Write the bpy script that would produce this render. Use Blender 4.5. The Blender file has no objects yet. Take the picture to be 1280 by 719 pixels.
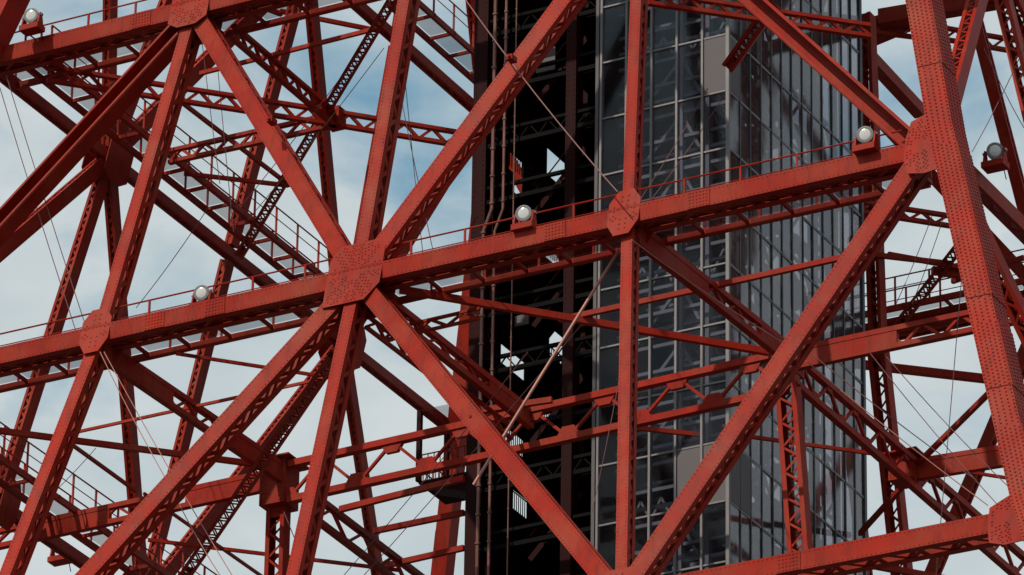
import bpy, math, random
import numpy as np
from mathutils import Vector, Matrix

random.seed(7)
S = bpy.context.scene
COL = S.collection

# ------------------------------------------------------------------ camera
# world axes follow the tower: X along the near face, Y into the tower, Z up
FPX = 7711.0                      # focal length in pixels of a 1280 px wide picture
TH, RO, AZ = 0.455264, 0.016812, 0.496028
ZB = 99.10                        # height of girder level B above the ground
def _axes():
    M = np.array([[math.cos(AZ), -math.sin(AZ), 0], [math.sin(AZ), math.cos(AZ), 0], [0, 0, 1.0]])
    fw = np.array([0, math.cos(TH), math.sin(TH)]); r = np.array([1.0, 0, 0]); u = np.cross(r, fw)
    r2 = math.cos(RO) * r + math.sin(RO) * u; u2 = -math.sin(RO) * r + math.cos(RO) * u
    return M @ fw, M @ r2, M @ u2
FW, RT, UP = _axes()
CAM = np.array([77.174, -171.844, 1.60])
cd = bpy.data.cameras.new('camera'); co = bpy.data.objects.new('camera', cd); COL.objects.link(co)
cd.sensor_width = 36.0; cd.lens = FPX / 1280 * 36.0; cd.clip_start = 1.0; cd.clip_end = 20000
co.matrix_world = Matrix(((RT[0], UP[0], -FW[0], CAM[0]), (RT[1], UP[1], -FW[1], CAM[1]), (RT[2], UP[2], -FW[2], CAM[2]), (0, 0, 0, 1)))
S.camera = co
def proj(p):
    v = np.array(p, float) - CAM; z = v @ FW
    return 640 + FPX * (v @ RT) / z, 359.5 - FPX * (v @ UP) / z
def ray(px, py):
    return FW + RT * (px - 640) / FPX - UP * (py - 359.5) / FPX
def on_z(px, py, z):              # where the sight line of a pixel meets a level
    d = ray(px, py); return Vector(CAM + d * (z - CAM[2]) / d[2])
def on_y(px, py, y):
    d = ray(px, py); return Vector(CAM + d * (y - CAM[1]) / d[1])
def on_x(px, py, x):
    d = ray(px, py); return Vector(CAM + d * (x - CAM[0]) / d[0])

# ------------------------------------------------------------------ sky, sun, exposure
SUN_AZ = (-0.30, -0.954)          # horizontal direction towards the sun (tower axes)
SUN_EL = math.radians(46)
W = bpy.data.worlds.new('World'); S.world = W; W.use_nodes = True
nt = W.node_tree; N = nt.nodes; LK = nt.links; N.clear()
out = N.new('ShaderNodeOutputWorld'); bg = N.new('ShaderNodeBackground'); LK.new(bg.outputs[0], out.inputs[0])
sky = N.new('ShaderNodeTexSky'); sky.sky_type = 'NISHITA'; sky.sun_disc = False
sky.sun_elevation = SUN_EL; sky.sun_rotation = math.atan2(SUN_AZ[0], SUN_AZ[1])
sky.air_density = 1.0; sky.dust_density = 0.8; sky.ozone_density = 0.6
bg.inputs['Strength'].default_value = 0.10
tc = N.new('ShaderNodeTexCoord')
mp = N.new('ShaderNodeMapping'); mp.inputs['Location'].default_value = (0.0817, 0.4205, 1.18); mp.inputs['Scale'].default_value = (17, 17, 34)
LK.new(tc.outputs['Generated'], mp.inputs[0])
n1 = N.new('ShaderNodeTexNoise'); n1.inputs['Scale'].default_value = 1.0; n1.inputs['Detail'].default_value = 7; n1.inputs['Roughness'].default_value = 0.55; n1.inputs['Distortion'].default_value = 0.4
LK.new(mp.outputs[0], n1.inputs['Vector'])
cr = N.new('ShaderNodeValToRGB'); cr.color_ramp.elements[0].position = 0.29; cr.color_ramp.elements[1].position = 0.53
sx = N.new('ShaderNodeSeparateXYZ'); LK.new(tc.outputs['Generated'], sx.inputs[0])   # more cloud towards the horizon
hz = N.new('ShaderNodeMapRange'); hz.inputs[1].default_value = 0.40; hz.inputs[2].default_value = 0.49; hz.inputs[3].default_value = 0.20; hz.inputs[4].default_value = -0.07; LK.new(sx.outputs[2], hz.inputs[0])
ad = N.new('ShaderNodeMath'); LK.new(n1.outputs[0], ad.inputs[0]); LK.new(hz.outputs[0], ad.inputs[1]); LK.new(ad.outputs[0], cr.inputs[0])
n2 = N.new('ShaderNodeTexNoise'); n2.inputs['Scale'].default_value = 2.1; n2.inputs['Detail'].default_value = 5
LK.new(mp.outputs[0], n2.inputs['Vector'])
cc = N.new('ShaderNodeValToRGB'); cc.color_ramp.elements[0].position = 0.3; cc.color_ramp.elements[1].position = 0.7
cc.color_ramp.elements[0].color = (4.9, 5.75, 6.05, 1); cc.color_ramp.elements[1].color = (6.2, 6.75, 6.9, 1)
LK.new(n2.outputs[0], cc.inputs[0])
mx = N.new('ShaderNodeMixRGB'); LK.new(cr.outputs[0], mx.inputs[0])
gr = N.new('ShaderNodeMixRGB'); gr.blend_type = 'MULTIPLY'; gr.inputs[0].default_value = 1.0; gr.inputs[2].default_value = (1.35, 1.75, 1.45, 1); LK.new(sky.outputs[0], gr.inputs[1]); LK.new(gr.outputs[0], mx.inputs[1]); LK.new(cc.outputs[0], mx.inputs[2])
LK.new(mx.outputs[0], bg.inputs['Color'])

sd = bpy.data.lights.new('sun', 'SUN'); sd.energy = 3.1; sd.angle = math.radians(0.5); sd.color = (1.0, 0.92, 0.78)
so = bpy.data.objects.new('sun', sd); COL.objects.link(so)
_sd = Vector((SUN_AZ[0] * math.cos(SUN_EL), SUN_AZ[1] * math.cos(SUN_EL), math.sin(SUN_EL)))
so.rotation_euler = _sd.to_track_quat('Z', 'Y').to_euler(); so.location = (0, 0, 300)
S.render.engine = 'CYCLES'
S.view_settings.view_transform = 'Standard'; S.view_settings.look = 'None'
S.view_settings.exposure = 0.0; S.view_settings.gamma = 1.0
S.cycles.max_bounces = 6; S.cycles.transparent_max_bounces = 12

# ------------------------------------------------------------------ materials
MAT = {}
def mat(name, col, rough=0.5, metal=0.0, spec=0.4, var=0.25, scale=1.2, bump=0.0, dirt=None, fade=None):
    m = bpy.data.materials.new(name); m.use_nodes = True
    n = m.node_tree.nodes; l = m.node_tree.links; b = n['Principled BSDF']
    b.inputs['Roughness'].default_value = rough; b.inputs['Metallic'].default_value = metal
    b.inputs['Specular IOR Level'].default_value = spec
    g = n.new('ShaderNodeNewGeometry')
    a = n.new('ShaderNodeTexNoise'); a.inputs['Scale'].default_value = scale; a.inputs['Detail'].default_value = 6; a.inputs['Roughness'].default_value = 0.6
    l.new(g.outputs['Position'], a.inputs['Vector'])
    r = n.new('ShaderNodeMapRange'); r.inputs[1].default_value = 0.3; r.inputs[2].default_value = 0.7
    r.inputs[3].default_value = 1 - var; r.inputs[4].default_value = 1 + var; l.new(a.outputs[0], r.inputs[0])
    oi = n.new('ShaderNodeObjectInfo')
    r2 = n.new('ShaderNodeMapRange'); r2.inputs[3].default_value = 1 - var * 0.5; r2.inputs[4].default_value = 1 + var * 0.5; l.new(oi.outputs['Random'], r2.inputs[0])
    mu = n.new('ShaderNodeMath'); mu.operation = 'MULTIPLY'; l.new(r.outputs[0], mu.inputs[0]); l.new(r2.outputs[0], mu.inputs[1])
    v = n.new('ShaderNodeVectorMath'); v.operation = 'SCALE'; v.inputs[0].default_value = col; l.new(mu.outputs[0], v.inputs['Scale'])
    last = v.outputs[0]
    if fade:
        d = n.new('ShaderNodeTexNoise'); d.inputs['Scale'].default_value = 0.35; d.inputs['Detail'].default_value = 7; d.inputs['Roughness'].default_value = 0.65; l.new(g.outputs['Position'], d.inputs['Vector'])
        rr = n.new('ShaderNodeMapRange'); rr.inputs[1].default_value = 0.45; rr.inputs[2].default_value = 0.68; rr.inputs[3].default_value = 0; rr.inputs[4].default_value = 0.6; l.new(d.outputs[0], rr.inputs[0])
        q = n.new('ShaderNodeMixRGB'); l.new(rr.outputs[0], q.inputs[0]); l.new(last, q.inputs[1]); q.inputs[2].default_value = (*fade, 1); last = q.outputs[0]
    if dirt:
        d = n.new('ShaderNodeTexNoise'); d.inputs['Scale'].default_value = 1.0; d.inputs['Detail'].default_value = 8; d.inputs['Roughness'].default_value = 0.7
        mpn = n.new('ShaderNodeMapping'); mpn.inputs['Scale'].default_value = (3.0, 3.0, 0.6); l.new(g.outputs['Position'], mpn.inputs[0]); l.new(mpn.outputs[0], d.inputs['Vector'])
        rr = n.new('ShaderNodeMapRange'); rr.inputs[1].default_value = 0.50; rr.inputs[2].default_value = 0.72; rr.inputs[3].default_value = 0; rr.inputs[4].default_value = 0.65
        l.new(d.outputs[0], rr.inputs[0])
        q = n.new('ShaderNodeMixRGB'); l.new(rr.outputs[0], q.inputs[0]); l.new(last, q.inputs[1]); q.inputs[2].default_value = (*dirt, 1); last = q.outputs[0]
    l.new(last, b.inputs['Base Color'])
    rm = n.new('ShaderNodeMapRange'); rm.inputs[3].default_value = max(0.05, rough - 0.12); rm.inputs[4].default_value = min(1, rough + 0.15); l.new(a.outputs[0], rm.inputs[0]); l.new(rm.outputs[0], b.inputs['Roughness'])
    if bump:
        bp = n.new('ShaderNodeBump'); bp.inputs['Strength'].default_value = bump; bp.inputs['Distance'].default_value = 0.02
        a2 = n.new('ShaderNodeTexNoise'); a2.inputs['Scale'].default_value = 6; a2.inputs['Detail'].default_value = 4; l.new(g.outputs['Position'], a2.inputs['Vector'])
        l.new(a2.outputs[0], bp.inputs['Height']); l.new(bp.outputs[0], b.inputs['Normal'])
    MAT[name] = m; return m
mat('red', (0.305, 0.0160, 0.0065), 0.55, 0, 0.10, 0.18, 0.8, 0.12, dirt=(0.115, 0.016, 0.010), fade=(0.31, 0.064, 0.036))
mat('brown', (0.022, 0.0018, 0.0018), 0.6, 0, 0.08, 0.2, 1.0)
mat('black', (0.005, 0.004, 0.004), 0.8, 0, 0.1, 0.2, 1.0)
mat('pipe', (0.22, 0.09, 0.07), 0.35, 0.3, 0.5, 0.2, 2.0)
mat('alu', (0.17, 0.155, 0.16), 0.45, 0.2, 0.4, 0.12, 1.5)
mat('darkmull', (0.05, 0.045, 0.05), 0.4, 0.3, 0.4, 0.15, 1.5)
mat('panel', (0.115, 0.10, 0.105), 0.6, 0, 0.3, 0.10, 0.7)
mat('inner', (0.15, 0.15, 0.16), 0.6, 0, 0.3, 0.15, 1.0)
mat('white', (0.72, 0.73, 0.72), 0.4, 0, 0.5, 0.05, 3.0)
mat('lens', (0.60, 0.61, 0.60), 0.15, 0, 0.6, 0.05, 3.0)
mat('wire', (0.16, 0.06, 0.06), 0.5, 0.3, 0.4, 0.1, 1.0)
mat('wire_painted_lit', (0.48, 0.20, 0.16), 0.4, 0.2, 0.5, 0.1, 1.0)  # paler copy of wire, sunlit look put into the colour
mat('ground', (0.065, 0.065, 0.062), 0.9, 0, 0.2, 0.35, 0.02)
def glass(name, tint, refl, base, dust=0.0):
    m = bpy.data.materials.new(name); m.use_nodes = True; n = m.node_tree.nodes; l = m.node_tree.links; n.clear()
    o = n.new('ShaderNodeOutputMaterial'); t = n.new('ShaderNodeBsdfTransparent'); t.inputs[0].default_value = (*tint, 1)
    g = n.new('ShaderNodeBsdfGlossy'); g.inputs['Roughness'].default_value = 0.06; g.inputs[0].default_value = (0.9, 0.9, 0.95, 1)
    fr = n.new('ShaderNodeLayerWeight'); fr.inputs[0].default_value = 0.5
    mr = n.new('ShaderNodeMapRange'); mr.inputs[3].default_value = base; mr.inputs[4].default_value = 0.9; pw = n.new('ShaderNodeMath'); pw.operation = 'POWER'; pw.inputs[1].default_value = 4.0; l.new(fr.outputs['Facing'], pw.inputs[0]); l.new(pw.outputs[0], mr.inputs[0])
    ge = n.new('ShaderNodeNewGeometry'); nz = n.new('ShaderNodeTexNoise'); nz.inputs['Scale'].default_value = 0.5; l.new(ge.outputs['Position'], nz.inputs['Vector'])
    bp = n.new('ShaderNodeBump'); bp.inputs['Strength'].default_value = 0.02; bp.inputs['Distance'].default_value = 0.3; l.new(nz.outputs[0], bp.inputs['Height']); l.new(bp.outputs[0], g.inputs['Normal'])
    mi = n.new('ShaderNodeMixShader'); l.new(mr.outputs[0], mi.inputs[0]); l.new(t.outputs[0], mi.inputs[1]); l.new(g.outputs[0], mi.inputs[2])
    df = n.new('ShaderNodeBsdfDiffuse'); df.inputs[0].default_value = (0.34, 0.32, 0.33, 1); md = n.new('ShaderNodeMixShader'); l.new(mi.outputs[0], md.inputs[1]); l.new(df.outputs[0], md.inputs[2])
    dn = n.new('ShaderNodeTexNoise'); dn.inputs['Scale'].default_value = 0.7; dn.inputs['Detail'].default_value = 6; l.new(ge.outputs['Position'], dn.inputs['Vector'])
    dm = n.new('ShaderNodeMapRange'); dm.inputs[1].default_value = 0.3; dm.inputs[2].default_value = 0.7; dm.inputs[3].default_value = dust * 0.5; dm.inputs[4].default_value = dust * 1.5; l.new(dn.outputs[0], dm.inputs[0]); l.new(dm.outputs[0], md.inputs[0])
    l.new(md.outputs[0], o.inputs[0])
    MAT[name] = m
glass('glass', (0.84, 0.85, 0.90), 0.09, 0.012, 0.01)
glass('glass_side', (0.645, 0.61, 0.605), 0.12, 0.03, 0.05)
def grating():
    m = bpy.data.materials.new('grating'); m.use_nodes = True; n = m.node_tree.nodes; l = m.node_tree.links
    b = n['Principled BSDF']; b.inputs['Base Color'].default_value = (0.24, 0.05, 0.04, 1); b.inputs['Roughness'].default_value = 0.9; b.inputs['Specular IOR Level'].default_value = 0.0
    t = n.new('ShaderNodeBsdfTransparent'); mi = n.new('ShaderNodeMixShader'); mi.inputs[0].default_value = 0.30
    l.new(t.outputs[0], mi.inputs[1]); l.new(b.outputs[0], mi.inputs[2]); l.new(mi.outputs[0], n['Material Output'].inputs[0]); MAT['grating'] = m
grating()

# ------------------------------------------------------------------ mesh helpers
class MB:
    def __init__(s): s.v = []; s.f = []
    def hexa(s, c):                    # eight corners: 0-3 one end, 4-7 the other
        i = len(s.v); s.v += [tuple(p) for p in c]
        for q in ((3, 2, 1, 0), (4, 5, 6, 7), (0, 1, 5, 4), (1, 2, 6, 5), (2, 3, 7, 6), (3, 0, 4, 7)): s.f.append(tuple(i + k for k in q))
    def bar(s, p0, p1, a, b, ea=None, cx=0.0, cy=0.0):   # bar from p0 to p1, size a along ea, b across
        p0 = Vector(p0); p1 = Vector(p1); u = (p1 - p0).normalized()
        ea = Vector(ea) if ea is not None else (Vector((0, 0, 1)) if abs(u.z) < 0.9 else Vector((1, 0, 0)))
        ea = (ea - u * ea.dot(u)).normalized(); eb = u.cross(ea)
        o = ea * cx + eb * cy; q = [ea * (-a / 2) + eb * (-b / 2), ea * (a / 2) + eb * (-b / 2), ea * (a / 2) + eb * (b / 2), ea * (-a / 2) + eb * (b / 2)]
        s.hexa([p0 + o + k for k in q] + [p1 + o + k for k in q])
    def box(s, x0, x1, y0, y1, z0, z1):
        s.hexa([(x0, y0, z0), (x1, y0, z0), (x1, y1, z0), (x0, y1, z0), (x0, y0, z1), (x1, y0, z1), (x1, y1, z1), (x0, y1, z1)])
    def tube(s, pts, r, n=6):
        pts = [Vector(p) for p in pts]; base = len(s.v)
        for k, p in enumerate(pts):
            u = (pts[min(k + 1, len(pts) - 1)] - pts[max(k - 1, 0)]).normalized()
            a = u.cross(Vector((0, 0, 1)) if abs(u.z) < 0.9 else Vector((1, 0, 0))).normalized(); b = u.cross(a)
            for j in range(n):
                t = 2 * math.pi * j / n; s.v.append(tuple(p + (a * math.cos(t) + b * math.sin(t)) * r))
        for k in range(len(pts) - 1):
            for j in range(n):
                s.f.append((base + k * n + j, base + k * n + (j + 1) % n, base + (k + 1) * n + (j + 1) % n, base + (k + 1) * n + j))
        s.f.append(tuple(base + j for j in range(n))[::-1]); s.f.append(tuple(base + (len(pts) - 1) * n + j for j in range(n)))
    def poly(s, pts, nrm, t):          # flat plate of outline pts, thickness t along nrm
        i = len(s.v); k = len(pts); nrm = Vector(nrm)
        s.v += [tuple(Vector(p)) for p in pts] + [tuple(Vector(p) + nrm * t) for p in pts]
        s.f.append(tuple(range(i, i + k))); s.f.append(tuple(range(i + 2 * k - 1, i + k - 1, -1)))
        for j in range(k): s.f.append((i + j, i + k + j, i + k + (j + 1) % k, i + (j + 1) % k))
    def dome(s, c, nrm, r=0.045, h=0.03, a=None):
        c = Vector(c); nrm = Vector(nrm).normalized()
        a = nrm.cross(Vector((0.3, 0.2, 0.93))).normalized(); b = nrm.cross(a); i = len(s.v)
        for rr, hh in ((r, 0.0), (r * 0.7, h * 0.75)):
            for j in range(6):
                t = math.pi / 3 * j; s.v.append(tuple(c + (a * math.cos(t) + b * math.sin(t)) * rr + nrm * hh))
        s.v.append(tuple(c + nrm * h))
        for j in range(6):
            k = (j + 1) % 6
            s.f.append((i + j, i + k, i + 6 + k, i + 6 + j)); s.f.append((i + 6 + j, i + 6 + k, i + 12))
    def lathe(s, c, axis, prof, n=20):
        c = Vector(c); u = Vector(axis).normalized(); a = u.cross(Vector((0, 0, 1)) if abs(u.z) < 0.9 else Vector((1, 0, 0))).normalized(); b = u.cross(a); i = len(s.v)
        for (r, h) in prof:
            for j in range(n):
                t = 2 * math.pi * j / n; s.v.append(tuple(c + u * h + (a * math.cos(t) + b * math.sin(t)) * r))
        for k in range(len(prof) - 1):
            for j in range(n): s.f.append((i + k * n + j, i + k * n + (j + 1) % n, i + (k + 1) * n + (j + 1) % n, i + (k + 1) * n + j))
        s.f.append(tuple(i + j for j in range(n))[::-1]); s.f.append(tuple(i + (len(prof) - 1) * n + j for j in range(n)))
    def build(s, name, m, parent=None, kind=None):
        me = bpy.data.meshes.new(name); me.from_pydata(s.v, [], s.f); me.materials.append(MAT[m]); me.update()
        o = bpy.data.objects.new(name, me); COL.objects.link(o)
        if parent is not None: o.parent = parent
        if kind: o['kind'] = kind
        return o
def thing(name, label, cat, group=None):
    o = bpy.data.objects.new(name, None); COL.objects.link(o); o['label'] = label; o['category'] = cat
    if group: o['group'] = group
    return o
def tag(o, label, cat, group=None):
    o['label'] = label; o['category'] = cat
    if group: o['group'] = group
    return o

# ------------------------------------------------------------------ ground
g = MB(); g.v = [(-6000, -6000, 0), (6000, -6000, 0), (6000, 6000, 0), (-6000, 6000, 0)]; g.f = [(0, 1, 2, 3)]
go = g.build('ground', 'ground'); go['kind'] = 'structure'

# ------------------------------------------------------------------ tower
TOWER = thing('lattice_tower', 'huge red riveted steel lattice tower filling the whole view', 'tower')
WB = 22.25; CX, CY = -WB, WB
LV = {'Y': (41.0, 12.7), 'Z': (27.9, 15.6), 'A': (14.95, 18.84), 'B': (0.0, 22.25), 'C': (-16.83, 27.12), 'D': (-33.0, 33.4)}
KQ = {'Y': 0.49, 'Z': 0.495, 'A': 0.505, 'B': 0.488, 'C': 0.488, 'D': 0.488}
FACES = {'N': (Vector((1, 0, 0)), Vector((0, -1, 0))), 'R': (Vector((0, 1, 0)), Vector((1, 0, 0))),
         'K': (Vector((1, 0, 0)), Vector((0, 1, 0))), 'L': (Vector((0, 1, 0)), Vector((-1, 0, 0)))}
def node(face, lv, k):
    e, n = FACES[face]; z, w = LV[lv]
    return Vector((CX, CY, ZB + z)) + e * (k * w) + n * (w + {'R': 0.7, 'N': -0.5}.get(face, 0.0))
def q(lv): return KQ[lv]

def member(name, p0, p1, n, w, d, rivets=False, pitch=None, openf=False, trim=0.0, parent=None, dense=False):
    p0 = Vector(p0); p1 = Vector(p1); u = (p1 - p0).normalized(); p0 = p0 + u * trim; p1 = p1 - u * trim
    n = Vector(n); n = (n - u * n.dot(u)).normalized(); s = u.cross(n); L = (p1 - p0).length; t = 0.03
    m = MB()
    if openf:          # outward-open trough: web at the back, flanges, narrow lips
        for k in (-1, 1):
            m.bar(p0 + s * (k * (w / 2 - 0.015)), p1 + s * (k * (w / 2 - 0.015)), d - 0.06, 0.03, n)
            m.bar(p0 + s * (k * (w / 2 - 0.075)), p1 + s * (k * (w / 2 - 0.075)), t, 0.085, n, d / 2 - t / 2)
        m.bar(p0, p1, t, w * 0.94, n, -d / 2 + t / 2 + 0.04)
    else: m.bar(p0, p1, t, w, n, d / 2 - t / 2)
    m.bar(p0, p1, t, w, n, -d / 2 + t / 2)
    lip = d * 0.27 if dense else min(0.15, d * 0.22)
    for a in (() if openf else (-1, 1)):
        for b in (-1, 1): m.bar(p0 + s * (b * (w / 2 - 0.0125)), p1 + s * (b * (w / 2 - 0.0125)), lip, 0.02, n, a * (d / 2 - t - lip / 2))
    o = m.build(name, 'red', parent or TOWER)
    if openf: return o
    lc = MB(); pitch = pitch or d * 0.8; cnt = max(2, int(L / pitch)); st = L / cnt
    for b in (-1, 1):
        for i in range(cnt):
            a0 = 1 if i % 2 else -1
            A = p0 + u * (i * st) + n * (a0 * (d / 2 - lip * 0.7)) + s * (b * (w / 2 - 0.035 - 0.012 * (i % 2)))
            B = p0 + u * ((i + 1) * st) + n * (-a0 * (d / 2 - lip * 0.7)) + s * (b * (w / 2 - 0.035 - 0.012 * (i % 2)))
            lc.bar(A, B, 0.15 if dense else 0.085, 0.012, s.cross(B - A))
    # end battens
    for b in (-1, 1):
        for f in (0.0, 1.0):
            c = p0 + u * (L * f); m2 = u * (0.5 if f == 0 else -0.5)
            lc.bar(c + s * (b * (w / 2 - 0.06)), c + m2 + s * (b * (w / 2 - 0.06)), d - 0.08, 0.014, n)
    lc.build('lacing', 'red', o, 'stuff')
    if rivets:
        rv = MB(); nr = int(L / 0.17)
        for i in range(nr + 1):
            for b in (-1, 1): rv.dome(p0 + u * (i * L / nr) + n * (d / 2) + s * (b * (w / 2 - 0.07)), n, 0.030, 0.018)
        rv.build('rivets', 'red', o, 'stuff')
    return o

def truss(name, p0, p1, h, cw=0.16, pitch=None, up=None, indiv=True, kind='warren', gus=0.0, dep=0.3, parent=None):
    """flat lattice girder: top chord p0-p1, bottom chord h below, bars between"""
    p0 = Vector(p0); p1 = Vector(p1); u = (p1 - p0).normalized(); up = Vector(up or (0, 0, 1)); up = (up - u * up.dot(u)).normalized()
    s = u.cross(up); L = (p1 - p0).length; m = MB()
    m.bar(p0, p1, cw, dep, up, -cw / 2); m.bar(p0, p1, cw, dep, up, -h + cw / 2)
    o = m.build(name, 'red', parent or TOWER)
    pitch = pitch or h * 0.7; cnt = max(2, int(round(L / pitch))); st = L / cnt
    bars = []
    for i in range(cnt):
        a = -cw * 0.6 if i % 2 else -h + cw * 0.6; b = -h + cw * 0.6 if i % 2 else -cw * 0.6
        bars.append((p0 + u * (i * st) + up * a, p0 + u * ((i + 1) * st) + up * b))
    lb = None
    for k, (A, B) in enumerate(bars):
        if indiv:
            mb = MB(); mb.bar(A, B, min(0.12, cw * 0.7), 0.10 + 0.02 * (k % 2), s); mb.build('lacing_bar', 'red', o)
        else:
            lb = lb or MB(); lb.bar(A, B, min(0.12, cw * 0.6), 0.06 + 0.01 * (k % 2), s)
    if lb: lb.build('lacing', 'red', o, 'stuff')
    if gus:
        for i in range(cnt + 1):
            c = p0 + u * (i * st) + up * ((-h + cw * 0.8) if i % 2 == 0 else -cw * 0.8); sg = 1 if i % 2 == 0 else -1
            mb = MB(); mb.poly([c - u * gus - s * 0.085, c + u * gus - s * 0.085, c + u * gus * 0.5 + up * (sg * gus * 0.8) - s * 0.085, c - u * gus * 0.5 + up * (sg * gus * 0.8) - s * 0.085], s, 0.17)
            mb.build('gusset_plate', 'red', o)
    return o
def strut(name, p0, p1, a, b, m='red', up=None, parent=None):
    mb = MB(); mb.bar(p0, p1, a, b, up); return mb.build(name, m, parent or TOWER)

# dims of members: (in-plane width, depth)
def gusset(face, nd, up, pts, off, rows=True, dbl=True, name='gusset_plate', spans=None):
    """riveted node plate: pts in (along face, up) metres round the node"""
    e, n = FACES[face]; v = up.normalized(); n2 = e.cross(v); n2 = n2 if n2.dot(n) > 0 else -n2
    P = [nd + e * a + v * b + n2 * off for a, b in pts]
    m = MB(); m.poly(P, n2, 0.035)
    if dbl: m.poly([nd + e * a + v * b - n2 * (off + 0.035) for a, b in pts], n2, 0.035)
    o = m.build(name, 'red', TOWER)
    rv = MB(); xs = [a for a, b in pts]; ys = [b for a, b in pts]; cnt = 0
    def inside(a, b):
        c = False; j = len(pts) - 1
        for i in range(len(pts)):
            (xi, yi), (xj, yj) = pts[i], pts[j]
            if (yi > b) != (yj > b) and a < (xj - xi) * (b - yi) / (yj - yi) + xi: c = not c
            j = i
        return c
    done = []
    for (dx, dy, wd) in sorted(spans or (), key=lambda v: -abs(v[0] * v[1])):
        l = math.hypot(dx, dy); dx, dy = dx / l, dy / l; t = 0.30; row = 0
        while t < 2.6:
            for j in ((-2, -0.7, 0.7, 2) if row % 2 else (-1.4, 1.4)):
                b0 = wd * j / 4.8; aa, bb = t * dx - b0 * dy, t * dy + b0 * dx
                if inside(aa * 1.08, bb * 1.08) and all((aa - x) ** 2 + (bb - y) ** 2 > 0.0145 for x, y in done):
                    done.append((aa, bb)); rv.dome(nd + e * aa + v * bb + n2 * (off + 0.035), n2, 0.042, 0.026)
            t += 0.105; row += 1
    if rv.v: rv.build('rivets', 'red', o, 'stuff')
    return o

FAR = {'L': (0.60, 0.40), 'K': (0.52, 0.50), 'R': (0.6, 0.6)}
DG = (0.66, 0.82); VM2 = (0.50, 0.76); VM3 = (0.44, 0.55); GB = (0.68, 1.05)
def face(fc):
    e, n = FACES[fc]; near = fc == 'N'; rv = near
    lv = ['Y', 'Z', 'A', 'B', 'C', 'D']
    if fc in ('K', 'L'): lv = ['Y', 'Z', 'A', 'B', 'C']
    for a in lv:
        P0, P1 = node(fc, a, -1), node(fc, a, 1)
        member('horizontal_girder', P0, P1, n, GB[0] if near else (0.44 if fc == 'L' else 0.58), GB[1] if near else (0.38 if fc == 'L' else 0.48), dense=near, rivets=rv and a in 'ABC', pitch=0.75, trim=-1.0 if near else 0.3)
    for a, b in zip(lv[:-1], lv[1:]):
        for k in (-1, 0, 1):
            ka, kb = (k * q(a), k * q(b)) if k else (0, 0)
            w, d = VM2 if k <= 0 else VM3
            if not near: w, d = FAR[fc][0] * .95, FAR[fc][1] * .92
            member('vertical_post', node(fc, a, ka), node(fc, b, kb), n, w, d, rivets=rv and a in 'AB', trim=0.35, dense=near)
        up_is_quarter = a in ('A', 'C', 'Y')
        qa, qb = q(a), q(b)
        if up_is_quarter: D = [(-qa, -1, 1), (-qa, 0, 0), (qa, 0, 0), (qa, 1, 1)]
        else: D = [(-1, -qb, 1), (0, -qb, 0), (0, qb, 0), (1, qb, 1)]
        for ka, kb, outer in D:
            DW, DD = DG if near else FAR[fc]
            member('diagonal_brace', node(fc, a, ka), node(fc, b, kb), n, DW * (1.08 if outer and a in 'AC' and near else 1), DD - (0.05 if outer else 0.02), rivets=rv and a in 'AB', openf=bool(outer and a in 'ACY' and near), trim=0.5, dense=near)
for fc in 'NRKL': face(fc)

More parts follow.
